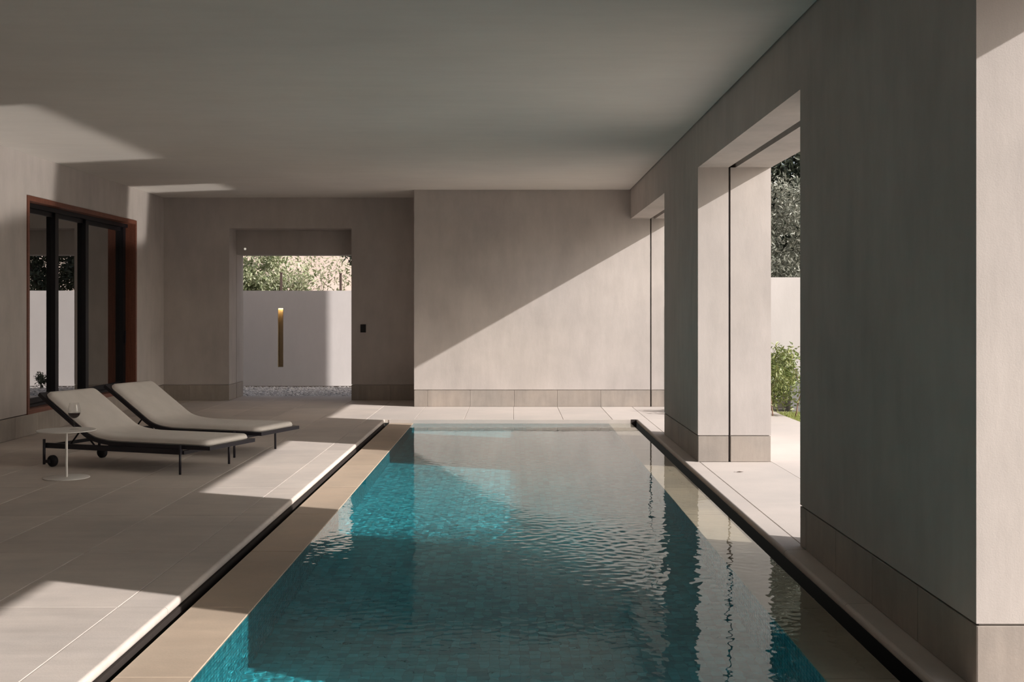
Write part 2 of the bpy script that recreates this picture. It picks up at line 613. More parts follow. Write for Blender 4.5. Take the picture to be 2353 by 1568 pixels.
# ------------------------------------------------------------------ left wall with the window opening
WY0, WY1, WZ0, WZ1 = 12.75, 16.46, 0.232, 2.66
mb = MB()
mb.box(XL - 0.4, XL, YF, WY0, SK + 0.008, 3.40)
mb.box(XL - 0.4, XL, WY1, YD, SK + 0.008, 3.40)
mb.box(XL - 0.4, XL, WY0, WY1, WZ1, 3.40)
mb.box(XL - 0.4, XL - IN, YF, YD, 0, SK - 0.006)
wall_left = mb.build('wall_left', M['plaster'])
tag(wall_left, kind='structure')
skirting(wall_left, '+x', XL, cuts(2.0, YD, 0.615))

mb = MB().box(XL - 0.4, XO, YF - 0.3, YF, 0, 3.40)
tag(mb.build('wall_front', M['plaster']), kind='structure')

# ------------------------------------------------------------------ ceiling, upper storey
mb = MB()
mb.box(XL + 0.004, XR - 0.014, YF, YB - 0.008, ZC, 3.36)
mb.box(XL + 0.004, -1.415, YB - 0.008, YD - 0.006, ZC, 3.36)
tag(mb.build('ceiling', M['ceiling']), kind='structure')
mb = MB().box(-9.5, XO, YF - 0.3, YE, 3.405, 5.05)
tag(mb.build('wall_upper', M['plaster_out']), kind='structure')

# ------------------------------------------------------------------ floor with tiles
YJ = [1.80, 3.011, 4.222, 5.433, 6.644, 7.855, 9.066, 10.277, 11.488, 12.699, 13.910, 15.121, 16.332, YD]
mb = MB()
T = 0.006
mb.box(XL - 0.4, DL - 0.035, YF, YE, -0.045, -T)
mb.box(DL - 0.035, DR + 0.035, PB + 0.006, YE, -0.045, -T)
mb.box(DR + 0.035, XO, YF, YE, -0.045, -T)
mb.box(DL + 0.03, DR - 0.03, YF, PN - 0.3, -0.045, -T)
floor = mb.build('floor', M['grout'])
tag(floor, kind='structure')
XT = [XL, -4.895, -4.285, -3.675, -3.065, -2.455, -1.85]
floor_tiles(floor, XT, YJ, M['stone'])
floor_tiles(floor, [DX0, -3.675, -3.065, DX1], [YD, YE], M['stone'])
# strip along the far end of the pool and the threshold between the piers
XB = [-1.85, -1.24, -0.61, 0.02, 0.65, 1.275, 1.722]
floor_tiles(floor, XB, [PB + 0.006, YB], M['stone_out'])
floor_tiles(floor, [-1.85, -1.406], [YB, YD], M['stone'])
floor_tiles(floor, [1.722, 2.383], [12.94, PB + 0.006, YB], M['stone_out'])
floor_tiles(floor, [1.722, 2.383], [6.84, 10.60], M['stone_out'])
floor_tiles(floor, [1.722, 2.383], [1.20, 4.245], M['stone_out'])
floor_tiles(floor, [XL, -1.85], [YF, 1.80], M['stone'])
floor_tiles(floor, [DL + 0.03, DR - 0.03], [YF, PN - 0.3], M['stone'])

def coping_mesh(width, length, side, t=0.05):
    """coping stone with an eased nose; side=+1 nose to +x, origin at nose top edge middle"""
    prof = []
    for k in range(7):                                   # lower, then upper half of the nose
        a = -math.pi / 2 + math.pi / 2 * k / 6
        prof.append((-0.026 + 0.026 * math.cos(a), -t + 0.026 + 0.026 * math.sin(a)))
    for k in range(7):
        a = math.pi / 2 * k / 6
        prof.append((-0.018 + 0.018 * math.cos(a), -0.018 + 0.018 * math.sin(a)))
    prof += [(-width, 0), (-width, -t)]
    prof = [(side * a, z) for a, z in prof]
    return MB().prism(prof, -length / 2, length / 2).mesh('coping_stone')

def copings(xe, width, ys, side, mat):
    cache = {}
    for a, b in zip(ys[:-1], ys[1:]):
        L = round(b - a - GAP * 0.7, 4)
        if L not in cache: cache[L] = coping_mesh(width - GAP, L, side)
        link('coping_stone', cache[L], mat, floor, (xe, (a + b) / 2, 0.0))
copings(DL, DL - (-1.85), [YJ[0]] + [y for y in YJ[1:-2] if y < PB - 0.3] + [PB + 0.006], 1, M['stone'])
copings(DR, 1.722 - DR, [1.80, 3.08, 4.29, 5.50, 6.72, 10.60, 12.94, PB + 0.006], -1, M['stone_out'])

# terrace outside
mb = MB()
mb.box(2.383, 3.58, -8, 16.29, -0.06, 0.0)
mb.box(XO + 0.01, 2.383 - 0.005, -8, YB, -0.06, -0.004)
mb.box(XO + 0.01, 2.9, 16.29, 18.7, -0.06, -0.001)
terrace = mb.build('terrace_paving', M['stone_out'])
tag(terrace, kind='structure')
mb = MB()
mb.box(3.585, 60, -40, 60, -0.25, -0.03)
tag(mb.build('garden_ground', M['soil']), kind='structure')
mb = MB().box(-60, 3.585, YE + 0.02, 60, -0.25, -0.04)
tag(mb.build('garden_ground', M['earth']), kind='structure')

# ------------------------------------------------------------------ pool
pool = empty('swimming_pool', (0, 7.6, -0.90))
tag(pool, 'long narrow swimming pool lined with teal mosaic between two stone floors', 'pool')
PO = Vector((0, 7.6, -0.90))
def in_pool(mb, name, mat): return mb.build(name, mat, pool, tuple(-PO))
mb = MB()
ZB = -0.86
mb.box(PL - 0.3, PR + 0.3, PN - 0.3, PB + 0.3, ZB - 0.04, ZB - 0.004)
mb.box(PL - 0.32, PL - 0.004, PN, PB, ZB, -0.09)
# the right flank is a single skin, so that sunlight refracted by the water is traced through few surfaces
mb.add([(PR + 0.004, PN, ZB), (PR + 0.004, PB, ZB), (PR + 0.004, PB, -0.088), (PR + 0.004, PN, -0.088), (LR, PB, -0.088), (LR, PN, -0.088)], [(0, 1, 2, 3), (3, 2, 4, 5)])
mb.box(PL - 0.3, PR + 0.3, PB + 0.004, PB + 0.3, ZB, -0.06)
mb.box(PL - 0.3, PR + 0.3, PN - 0.3, PN, ZB, -0.05)
in_pool(mb, 'basin', M['pool_grout'])
# gutters
mb = MB()
mb.box(LL - 0.11, DL + 0.002, PN, PB, -0.25, -0.051); mb.box(LL - 0.02, LL - 0.004, PN, PB, -0.25, -0.12)
mb.box(LL - 0.11, LL, PN, PB, -0.26, -0.25)
mb.box(LR + 0.001, DR, PB - 0.004, PB + 0.01, -0.12, -0.002)
in_pool(mb, 'overflow_gutter', M['gutter'])
mb = MB().box(LL, DR, PB + 0.0, PB + 0.004, -0.09, -0.006)
in_pool(mb, 'end_face', M['stone_out'])
# ledges under a film of water
YLJ = [PN + 0.02, 2.04, 3.25, 4.55, 5.62, 6.91, 8.18, 9.44, 10.70, 11.95, 13.2, PB]
def ledge(x0, x1, z):
    for a, b in zip(YLJ[:-1], YLJ[1:]):
        o = link('ledge_stone', slab_mesh(x1 - x0, b - a - 0.005, 0.028, c=0.003), M['ledge'], pool)
        o.location = Vector(((x0 + x1) / 2, (a + b) / 2, z)) - PO
ledge(LL, PL, -0.048); ledge(PR, LR, -0.06)      # the left ledge just clears the water, the right one lies under a film

# mosaic: every small tile has its own edges
def tiles_np(origin, u, v, nu, nv, size, gap, depth, rng):
    o = np.array(origin); u = np.array(u, float); v = np.array(v, float); nrm = np.cross(u, v)
    i, j = np.meshgrid(np.arange(nu), np.arange(nv), indexing='ij')
    c = o + ((i.ravel() + 0.5) * size)[:, None] * u + ((j.ravel() + 0.5) * size)[:, None] * v
    h = (size - gap) / 2
    jit = rng.normal(0, 0.008, (len(c), 2))
    lift = rng.uniform(-0.0006, 0.0006, len(c))
    vs = []
    for z in (0, -depth):
        for (a, b) in ((-h, -h), (h, -h), (h, h), (-h, h)):
            k = (z + lift) + (a * jit[:, 0] + b * jit[:, 1] if z == 0 else 0)
            vs.append(c + a * u + b * v + k[:, None] * nrm)
    V = np.stack(vs, 1).reshape(-1, 3)
    base = np.arange(len(c))[:, None, None] * 8
    F = np.array([(0, 1, 2, 3), (0, 4, 5, 1), (1, 5, 6, 2), (2, 6, 7, 3), (3, 7, 4, 0)])[None] + base
    return V, F.reshape(-1, 4)
rng = np.random.default_rng(4)
TS = 0.0497
def mosaic_part(name, parts):
    V, F, k = [], [], 0
    for p in parts:
        v, f = tiles_np(*p, TS, 0.0022, 0.002, rng)
        V.append(v); F.append(f + k); k += len(v)
    o = link(name, np_mesh(name, np.concatenate(V), np.concatenate(F)), M['mosaic'], pool, tuple(-PO))
    o['kind'] = 'stuff'
    return o
NX = int((PR - PL) / TS); NZ = int((-0.09 - ZB) / TS); NY = int((PB - 2.6) / TS)
mosaic_part('floor_mosaic', [((PL, PB - NY * TS, ZB), (1, 0, 0), (0, 1, 0), NX + 1, NY)])
mosaic_part('wall_mosaic', [
    ((PL, PB, ZB), (0, -1, 0), (0, 0, 1), NY, NZ + 1),
    ((PR, PB - NY * TS, ZB), (0, 1, 0), (0, 0, 1), NY, NZ + 1),
    ((PL, PB, ZB), (1, 0, 0), (0, 0, 1), NX + 1, NZ + 1)])

# water surface: real ripples
def ripples(X, Y):
    r = np.random.default_rng(11)
    H = np.zeros_like(X)
    def waves(n, l0, l1, slope, spread=math.pi):
        h = np.zeros_like(X)
        for _ in range(n):
            l = math.exp(r.uniform(math.log(l0), math.log(l1)))
            th = r.uniform(-spread, spread); k = 2 * math.pi / l
            h += slope / k * np.sin(k * (X * math.cos(th) + Y * math.sin(th)) + r.uniform(0, 6.28))
        return h * math.sqrt(2.0 / n)
    def blob(cx, cy, sx, sy): return np.exp(-((X - cx) / sx) ** 2 - ((Y - cy) / sy) ** 2)
    amp_near = 0.22 + 0.78 / (1 + np.exp((Y - 9.5) / 0.9))
    H += waves(60, 0.035, 0.10, 0.013) * amp_near
    H += waves(24, 0.2, 0.6, 0.0035) * amp_near
    H += waves(50, 0.055, 0.13, 0.05) * (blob(0.5, 7.3, 0.62, 0.75) + 0.35 * blob(0.75, 6.3, 0.5, 0.5))
    H += waves(30, 0.06, 0.12, 0.03) * 0.6 * blob(-0.2, 10.9, 0.65, 0.3)
    return H
nx, ny = 260, 1060
wx0, wx1, wy0, wy1 = PL + 0.001, LR - 0.001, 2.4, PB - 0.001
gx = np.linspace(wx0, wx1, nx); gy = np.linspace(wy0, wy1, ny)
X, Y = np.meshgrid(gx, gy)
edge = np.clip(np.minimum(X - wx0, wx1 - X) / 0.05, 0, 1)
Z = ZW + ripples(X, Y) * edge
idx = np.arange(nx * ny).reshape(ny, nx)
F = np.stack([idx[:-1, :-1], idx[:-1, 1:], idx[1:, 1:], idx[1:, :-1]], -1).reshape(-1, 4)
wm = np_mesh('pool_water', np.stack([X, Y, Z], -1).reshape(-1, 3), F, smooth=True)
water = link('pool_water', wm, M['water'])
tag(water, 'rippled teal pool water reflecting the piers and the back wall', 'water')
water.cycles.is_caustics_caster = True
for o in pool.children:
    o.cycles.is_caustics_receiver = True

# ------------------------------------------------------------------ sliding window in the left wall
win = empty('window_1', (XL, WY0, WZ0)); tag(win, kind='structure')
WO = Vector((XL, WY0, WZ0))
fr = 0.055
mb = MB()
x0, x1 = XL - 0.30, XL + 0.012
mb.box(x0, x1, WY0, WY0 + fr, WZ0 + 0.004, WZ1); mb.box(x0, x1, WY1 - fr, WY1, WZ0 + 0.004, WZ1)
mb.box(x0, x1, WY0 + fr, WY1 - fr, WZ1 - fr, WZ1); mb.box(x0, x1, WY0 + fr, WY1 - fr, WZ0 + 0.004, WZ0 + fr)
mb.build('wood_frame', M['wood'], win, tuple(-WO))
mb = MB().box(x0 + 0.01, XL - 0.10, WY0 + fr, WY1 - fr, WZ1 - fr - 0.05, WZ1 - fr - 0.001)
mb.build('top_track', M['window_metal'], win, tuple(-WO))
mb = MB().box(x0 + 0.01, XL - 0.10, WY0 + fr, WY1 - fr, WZ0 + fr + 0.001, WZ0 + fr + 0.03)
mb.build('bottom_track', M['window_metal'], win, tuple(-WO))
zb, zt = WZ0 + fr + 0.03, WZ1 - fr - 0.05
ya, yb = WY0 + fr, WY1 - fr
# three sashes: (y0, y1, x of glass, stile widths)
for (a, b, xg, sa, sb) in ((ya, 13.98, XL - 0.19, 0.03, 0.10), (13.90, 14.97, XL - 0.19, 0.03, 0.10), (14.89, yb, XL - 0.19, 0.03, 0.10)):
    s = MB()
    off = 0.0
    s.box(xg - 0.03, xg + 0.06, b - sb, b, zb, zt)
    if a == ya: s.box(xg - 0.03, xg + 0.03, a, a + sa, zb, zt)
    a2 = a + (sa if a == ya else 0.08)
    s.box(xg - 0.025, xg + 0.025, a2, b - sb, zt - 0.05, zt)
    s.box(xg - 0.025, xg + 0.025, a2, b - sb, zb, zb + 0.06)
    so = s.build('sash', M['window_metal'], win, tuple(-WO))
    MB().box(xg - 0.006, xg + 0.006, a2, b - sb, zb + 0.06, zt - 0.05).build('glass_pane', M['pane'], so)
mb = MB().box(XL - 0.128, XL - 0.112, yb - 0.06, yb - 0.04, 0.92, 1.10)
mb.build('pull_handle', M['black_metal'], win, tuple(-WO))
# the dim room behind
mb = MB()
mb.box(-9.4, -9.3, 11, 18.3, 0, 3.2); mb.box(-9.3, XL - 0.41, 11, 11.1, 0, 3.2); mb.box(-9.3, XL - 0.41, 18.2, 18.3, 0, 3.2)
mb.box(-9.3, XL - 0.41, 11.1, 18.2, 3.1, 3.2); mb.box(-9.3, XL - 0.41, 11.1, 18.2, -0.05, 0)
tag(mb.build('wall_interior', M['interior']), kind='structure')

# ------------------------------------------------------------------ switch by the doorway
sw = empty('wall_switch', (-2.286, YD, 1.105))
tag(sw, 'black two-key switch plate on the wall right of the open doorway', 'switch')
MB().box(-0.042, 0.042, -0.009, 0, -0.062, 0.062).build('plate', M['switch'], sw)
for z in (-0.054, 0.002):
    MB().box(-0.034, 0.034, -0.0125, -0.009, z, z + 0.052).build('key', M['switch'], sw)

# ------------------------------------------------------------------ sun loungers
YAW = R(-20)
def curve_pts():
    """centre line of the lounger shell in (l, z): head to foot"""
    pts = [(-0.135, 0.640)]
    p0, p1 = Vector((-0.135, 0.640)), Vector((0.365, 0.300))
    for k in range(1, 9): pts.append(tuple(p0.lerp(p1, k / 8)))
    a, b, c = Vector((0.365, 0.300)), Vector((0.475, 0.2265)), Vector((0.76, 0.2265))
    # quadratic bend
    for k in range(1, 13):
        t = k / 12
        q = a * (1 - t) ** 2 + b * 2 * t * (1 - t) + c * t * t
        pts.append((q.x, q.y))
    for k in range(1, 13): pts.append((0.76 + (1.665 - 0.76) * k / 12, 0.2265))
    return pts
def frames(pts):
    out = []
    s = 0
    for i, p in enumerate(pts):
        a = Vector(pts[max(i - 1, 0)]); b = Vector(pts[min(i + 1, len(pts) - 1)])
        t = (b - a).normalized(); n = Vector((-t.y, t.x))
        if i: s += (Vector(p) - Vector(pts[i - 1])).length
        out.append((s, Vector(p), n))
    return out
def at_s(fr_, s):
    for i in range(len(fr_) - 1):
        if fr_[i + 1][0] >= s or i == len(fr_) - 2:
            t = (s - fr_[i][0]) / (fr_[i + 1][0] - fr_[i][0])
            return fr_[i][1].lerp(fr_[i + 1][1], t), fr_[i][2].lerp(fr_[i + 1][2], t).normalized()
W0, W1 = 0.012, 0.70
def rounded_strip(fr_, s0, s1, w0, w1, r, t0, t1, ease, ns=60, nw=18):
    """closed padded strip following the curve; t0 bottom offset, t1 top offset, rounded plan corners"""
    mb = MB()
    ss = []
    for k in range(7): ss.append(s0 + r * (1 - math.cos(math.pi / 2 * k / 6)))
    m = ns
    for k in range(1, m): ss.append(s0 + r + (s1 - s0 - 2 * r) * k / m)
    for k in range(6, -1, -1): ss.append(s1 - r * (1 - math.cos(math.pi / 2 * k / 6)))
    wc, hw = (w0 + w1) / 2, (w1 - w0) / 2
    rows_t, rows_b = [], []
    for s in ss:
        e = min(s - s0, s1 - s)
        half = hw if e >= r else hw - r + math.sqrt(max(r * r - (r - e) ** 2, 0))
        p, n = at_s(fr_, s)
        rt, rb = [], []
        for j in range(nw + 1):
            x = -1 + 2 * j / nw
            x = math.copysign(1 - (1 - abs(x)) ** 1.6, x)
            w = half * x
            d = min(half - abs(w), e)
            k = 1 - max(0, 1 - d / ease) ** 2.2
            zt = t0 + (t1 - t0) * (0.30 + 0.70 * math.sqrt(max(k, 0)))
            q = p + n * zt; b = p + n * t0
            rt.append((q.x, wc + w, q.y)); rb.append((b.x, wc + w, b.y))
        rows_t.append(rt); rows_b.append(rb)
    vs, fs = [], []
    N = nw + 1; m = len(ss)
    for rows in (rows_t, rows_b):
        for r_ in rows: vs += r_
    for i in range(m - 1):
        for j in range(nw):
            a = i * N + j
            fs.append((a, a + 1, a + N + 1, a + N))
            b = m * N + a
            fs.append((b, b + N, b + N + 1, b + 1))
    B = m * N
    for i in range(m - 1):
        fs.append((i * N, (i + 1) * N, B + (i + 1) * N, B + i * N))
        fs.append((i * N + nw, B + i * N + nw, B + (i + 1) * N + nw, (i + 1) * N + nw))
    for j in range(nw):
        fs.append((j, B + j, B + j + 1, j + 1))
        o = (m - 1) * N
        fs.append((o + j, o + j + 1, B + o + j + 1, B + o + j))
    mb.add(vs, fs, True)
    outline = []
    for i, r_ in enumerate(rows_t):
        outline.append(i)
    return mb, ss
FR = frames(curve_pts())
LEN = FR[-1][0]
def outline_pts(s0, s1, w0, w1, r, t):
    pts = []
    wc, hw = (w0 + w1) / 2, (w1 - w0) / 2
    def P(s, w):
        p, n = at_s(FR, s); q = p + n * t
        return (q.x, wc + w, q.y)
    for k in range(41): pts.append(P(s0 + r + (s1 - s0 - 2 * r) * k / 40, -hw))
    for k in range(1, 7):
        a = math.pi / 2 * k / 7; pts.append(P(s1 - r + r * math.sin(a), -hw + r - r * math.cos(a)))
    for k in range(9): pts.append(P(s1, (-hw + r) + 2 * (hw - r) * k / 8))
    for k in range(1, 7):
        a = math.pi / 2 * k / 7; pts.append(P(s1 - r + r * math.cos(a), hw - r + r * math.sin(a)))
    for k in range(41): pts.append(P(s1 - r - (s1 - s0 - 2 * r) * k / 40, hw))
    for k in range(1, 7):
        a = math.pi / 2 * k / 7; pts.append(P(s0 + r - r * math.sin(a), hw - r + r * math.cos(a)))
    for k in range(9): pts.append(P(s0, (hw - r) - 2 * (hw - r) * k / 8))
    for k in range(1, 7):
        a = math.pi / 2 * k / 7; pts.append(P(s0 + r - r * math.cos(a), -hw + r - r * math.sin(a)))
    return pts

def make_lounger(loc, label):
    root = empty('sun_lounger', loc, YAW)
    tag(root, label, 'sun lounger', 'sun loungers beside the pool')
    # curved dark shell
    mb = MB()
    n = len(FR); vs = []
    for (s, p, nn) in FR:
        for (w, t) in ((W0, -0.014), (W1, -0.014), (W1, 0.018), (W0, 0.018)):
            q = p + nn * t; vs.append((q.x, w, q.y))
    fs = []
    for i in range(n - 1):
        for k in range(4):
            l = (k + 1) % 4
            fs.append((i * 4 + k, i * 4 + l, i * 4 + 4 + l, i * 4 + 4 + k))
    fs += [(0, 1, 2, 3), tuple((n - 1) * 4 + k for k in (3, 2, 1, 0))]
    mb.add(vs, fs, True)
    mb.build('shell', M['black_metal'], root, auto=True)
    # cushion
    cmb, _ = rounded_strip(FR, 0.035, LEN - 0.035, W0 + 0.022, W1 - 0.022, 0.075, 0.019, 0.066, 0.05)
    cu = cmb.build('cushion', M['cushion'], root)
    pts = outline_pts(0.035, LEN - 0.035, W0 + 0.022, W1 - 0.022, 0.075, 0.030)
    MB().tube(pts, 0.0045, 6, True).build('piping', M['cushion'], cu)
    # base frame
    for w in (0.012, 0.688):
        MB().box(-0.05, 1.385, w - 0.012, w + 0.012, 0.166, 0.2115).build('side_rail', M['black_metal'], root)
    for l in (-0.05, 1.385):
        MB().box(l - 0.012, l + 0.012, 0.025, 0.675, 0.166, 0.196).build('cross_bar', M['black_metal'], root)
    for w in (-0.012, 0.712):
        MB().tube([(1.385, w, 0), (1.385, w, 0.245)], 0.0105, 12).build('leg', M['black_metal'], root)
        sgn = 1 if w < 0.3 else -1
        lg = MB().tube([(-0.05, w, 0.022), (-0.05, w, 0.246)], 0.0125, 12)
        lg.box(-0.05, 0.012, w - 0.006, w + 0.006, 0.036, 0.064)
        lg = lg.build('head_leg', M['black_metal'], root)
        wh = MB()
        prof = [(0.0, -0.024), (0.035, -0.024), (0.046, -0.019), (0.051, -0.012), (0.051, 0.012), (0.046, 0.019), (0.035, 0.024), (0.0, 0.024)]
        wh.lathe(prof, 32)
        me = wh.mesh('wheel')
        me.transform(Matrix.Translation((0.012, w + sgn * 0.036, 0.0512)) @ Matrix.Rotation(R(90), 4, 'X'))
        link('wheel', me, M['rubber'], lg)
    # backrest stays
    for w in (0.07, 0.63):
        MB().tube([(0.17, w, 0.20), (0.29, w, 0.342)], 0.008, 8).build('backrest_stay', M['black_metal'], root)
        MB().tube([(0.43, w, 0.20), (0.29, w, 0.342)], 0.008, 8).build('backrest_stay', M['black_metal'], root)
    return root
make_lounger((-4.105, 10.27, 0), 'near sun lounger with greige cushion, raised back and castors, behind the side table')
make_lounger((-3.915, 11.39, 0), 'far sun lounger with greige cushion and raised back, standing closer to the open doorway')

# ------------------------------------------------------------------ side table and wine glass
st = empty('side_table', (-3.697, 9.60, 0))
tag(st, 'small round white metal side table beside the near lounger', 'side table')
MB().lathe([(0, 0), (0.180, 0), (0.185, 0.002), (0.185, 0.006), (0.182, 0.008), (0, 0.008)], 64).build('base', M['white_metal'], st, auto=True)
MB().tube([(0, 0, 0.008), (0, 0, 0.391)], 0.0105, 20).build('pole', M['white_metal'], st, auto=True)
MB().lathe([(0, 0.391), (0.232, 0.391), (0.235, 0.393), (0.235, 0.397), (0.233, 0.399), (0, 0.399)], 72).build('tabletop', M['white_metal'], st, auto=True)

wg = empty('wine_glass', (-3.645, 9.63, 0.399))
tag(wg, 'stemmed glass half full of red wine on the white side table', 'wine glass')
outer = [(0, 0.0015), (0.036, 0.0015), (0.0375, 0.003), (0.030, 0.006), (0.012, 0.011), (0.0055, 0.018), (0.0042, 0.035), (0.0042, 0.075), (0.006, 0.085),
         (0.018, 0.093), (0.034, 0.104), (0.0455, 0.120), (0.0505, 0.137), (0.0500, 0.155), (0.0460, 0.180), (0.0405, 0.205), (0.0375, 0.222)]
inner = [(0.0365, 0.222), (0.0395, 0.205), (0.0450, 0.180), (0.0490, 0.155), (0.0495, 0.137), (0.0445, 0.121), (0.033, 0.1055), (0.017, 0.095), (0.0, 0.0915)]
MB().lathe(outer + inner, 48).build('bowl_and_stem', M['glass'], wg)
MB().lathe([(0.0, 0.0922), (0.0165, 0.0957), (0.0325, 0.1062), (0.0438, 0.1215), (0.0487, 0.1370), (0.0484, 0.1400), (0, 0.1400)], 48).build('wine', M['wine'], wg, auto=True)

# ------------------------------------------------------------------ behind the doorway
dl = empty('downlight', (-4.21, 18.249, 2.352)); tag(dl, 'tiny round lamp at the head of the open doorway', 'lamp')
ring = MB().lathe([(0.018, 0.001), (0.018, 0.006), (0.025, 0.006), (0.027, 0.001)], 24).mesh('rim'); ring.transform(Matrix.Rotation(R(90), 4, 'X'))
link('rim', ring, M['white_metal'], dl)
lamp = MB().lathe([(0, 0.003), (0.0175, 0.003)], 24).mesh('lamp'); lamp.transform(Matrix.Rotation(R(90), 4, 'X'))
link('lamp', lamp, M['downlight'], dl)

# garden wall with a lit slot
gy0, gz = 21.1, 1.74
nx0, nx1, nz0, nz1 = -4.272, -4.172, 0.345, 1.417
mb = MB()
mb.box(-9, nx0, gy0, gy0 + 0.22, 0, gz); mb.box(nx1, 1.2, gy0, gy0 + 0.22, 0, gz)
mb.box(nx0, nx1, gy0, gy0 + 0.22, 0, nz0); mb.box(nx0, nx1, gy0, gy0 + 0.22, nz1, gz)
mb.box(nx0, nx1, gy0 + 0.13, gy0 + 0.22, nz0, nz1)
gw = mb.build('garden_wall', M['plaster_court'])
tag(gw, 'pale garden wall with a lit slot, seen through the open doorway', 'wall')
nl = empty('slot_light', (-4.222, gy0 + 0.06, nz0))
tag(nl, 'tall narrow bronze lined light slot in the pale garden wall', 'light')
h = nz1 - nz0
MB().box(-0.049, 0.049, 0.05, 0.068, 0.001, h - 0.001).build('liner', M['brass'], nl)
MB().box(-0.049, -0.044, -0.055, 0.05, 0.001, h - 0.001).build('side_strip', M['brass'], nl)
MB().box(0.044, 0.049, -0.055, 0.05, 0.001, h - 0.001).build('side_strip', M['brass'], nl)
MB().box(-0.04, 0.04, -0.02, 0.045, h - 0.012, h - 0.002).build('lamp_strip', M['warm_led'], nl)

def pebbles(name, n, x0, x1, y0, y1, z, r0, r1, mat, seed):
    r = np.random.default_rng(seed)
    bm = bmesh.new(); bmesh.ops.create_icosphere(bm, subdivisions=1, radius=1)
    v = np.array([p.co[:] for p in bm.verts]); f = np.array([[q.index for q in p.verts] for p in bm.faces]); bm.free()
    c = np.stack([r.uniform(x0, x1, n), r.uniform(y0, y1, n), np.full(n, z)], -1)
    s = r.uniform(r0, r1, n)[:, None] * np.stack([r.uniform(.8, 1.3, n), r.uniform(.8, 1.3, n), r.uniform(.5, .8, n)], -1)
    vv = v[None] * (1 + r.normal(0, .12, (n, len(v), 1)))
    a = r.uniform(0, 6.28, n); ca, sa = np.cos(a)[:, None], np.sin(a)[:, None]
    vv = vv * s[:, None]
    x = vv[..., 0] * ca - vv[..., 1] * sa; y = vv[..., 0] * sa + vv[..., 1] * ca
    V = np.stack([x, y, vv[..., 2]], -1) + c[:, None]
    V[..., 2] += s[:, None, 2] * 0.6
    F = f[None] + (np.arange(n) * len(v))[:, None, None]
    return link(name, np_mesh(name, V.reshape(-1, 3), F.reshape(-1, 3), smooth=True), mat)
g = pebbles('gravel', 9000, -6.2, -1.3, YE + 0.04, gy0 - 0.02, -0.035, 0.012, 0.032, M['gravel'], 3)
tag(g, 'grey gravel bed between the doorway and the garden wall', 'gravel', kind='stuff')

# neighbouring house beyond the garden wall
nb = MB()
nb.box(-30, 6, 38, 46, -0.2, 14)
nbo = nb.build('neighbouring_house', M['neighbour'])
tag(nbo, 'pale peach neighbouring house wall behind the trees beyond the doorway', 'house')

for x, hgt, lab in ((-4.31, 2.07, 'thin rusty fence post above the slot light'), (-3.20, 2.06, 'thin rusty fence post above the sunlit end of the garden wall')):
    po = empty('fence_post', (x, 21.6, -0.04))
    tag(po, lab, 'post')
    MB().box(-0.02, 0.02, -0.02, 0.02, 0, hgt + 0.04).build('shaft', M['post'], po)
    MB().box(-0.026, 0.026, -0.026, 0.026, hgt + 0.04, hgt + 0.055).build('cap', M['post'], po)

# ------------------------------------------------------------------ plants
def leaves(centres, n, spread, size, aspect, r, droop=0.0):
    """leaf blades as bent quads scattered about the centres; returns V,F"""
    c = np.asarray(centres)[r.integers(0, len(centres), n)] + r.normal(0, spread, (n, 3))
    d = r.normal(0, 1, (n, 3)); d[:, 2] -= droop
    d /= np.linalg.norm(d, axis=1)[:, None]
    a = r.normal(0, 1, (n, 3)); w = np.cross(d, a); w /= np.linalg.norm(w, axis=1)[:, None]
    nn = np.cross(d, w)
    L = size * r.uniform(.6, 1.3, n)[:, None]; Wd = L * aspect
    V = np.stack([c, c + d * L * .5 + w * Wd * .5 + nn * L * .06, c + d * L + nn * L * -.05, c + d * L * .5 - w * Wd * .5 + nn * L * .06], 1)
    F = np.arange(n * 4).reshape(n, 4)
    return V.reshape(-1, 3), F

def branch_tree(mb, r, p, d, length, rad, depth, tips, bend=0.25, split=(2, 3)):
    pts = [Vector(p)]; rs = [rad]
    d = Vector(d).normalized()
    for k in range(4):
        d = (d + Vector(r.normal(0, bend, 3)) * 0.5 + Vector((0, 0, 0.06))).normalized()
        pts.append(pts[-1] + d * length / 4); rs.append(rad * (1 - 0.12 * (k + 1)))
    mb.tube(pts, rs, 6)
    if depth <= 2: tips += [tuple(q) for q in pts[2:]]
    if depth == 0: return
    for _ in range(r.integers(split[0], split[1] + 1)):
        v = Vector(r.normal(0, 1, 3)); v = (v - d * v.dot(d)).normalized()
        nd = (d + v * r.uniform(0.5, 0.95)).normalized()
        branch_tree(mb, r, pts[r.integers(3, 5)], nd, length * r.uniform(.62, .85), rs[-1] * .72, depth - 1, tips, bend, split)

def tree(name, loc, label, cat, seed, trunk_len, rad, depth, n_leaf, spread, size, aspect, leaf, bark, stems=1, lean=0.15, group=None, extra=None, droop=0.3):
    r = np.random.default_rng(seed)
    root = empty(name, loc); tag(root, label, cat, group)
    tips = []; mb = MB()
    for k in range(stems):
        branch_tree(mb, r, (r.normal(0, .04) * stems, r.normal(0, .04) * stems, 0), (r.normal(0, lean), r.normal(0, lean), 1), trunk_len * r.uniform(.85, 1.1), rad, depth, tips)
    mb.build('trunk', bark, root)
    if extra: tips += extra
    V, F = leaves(tips, n_leaf, spread, size, aspect, r, droop)
    V[:, 2] = np.maximum(V[:, 2], 0.03)
    o = link('foliage', np_mesh('foliage', V, F), leaf, root); o['kind'] = 'stuff'
    return root
def crown(seed, n, c, s):
    r = np.random.default_rng(seed)
    p = r.normal(0, 1, (n, 3)); p /= np.linalg.norm(p, axis=1)[:, None]; p *= r.uniform(.45, 1, (n, 1))
    return [tuple(np.array(c) + q * np.array(s)) for q in p]

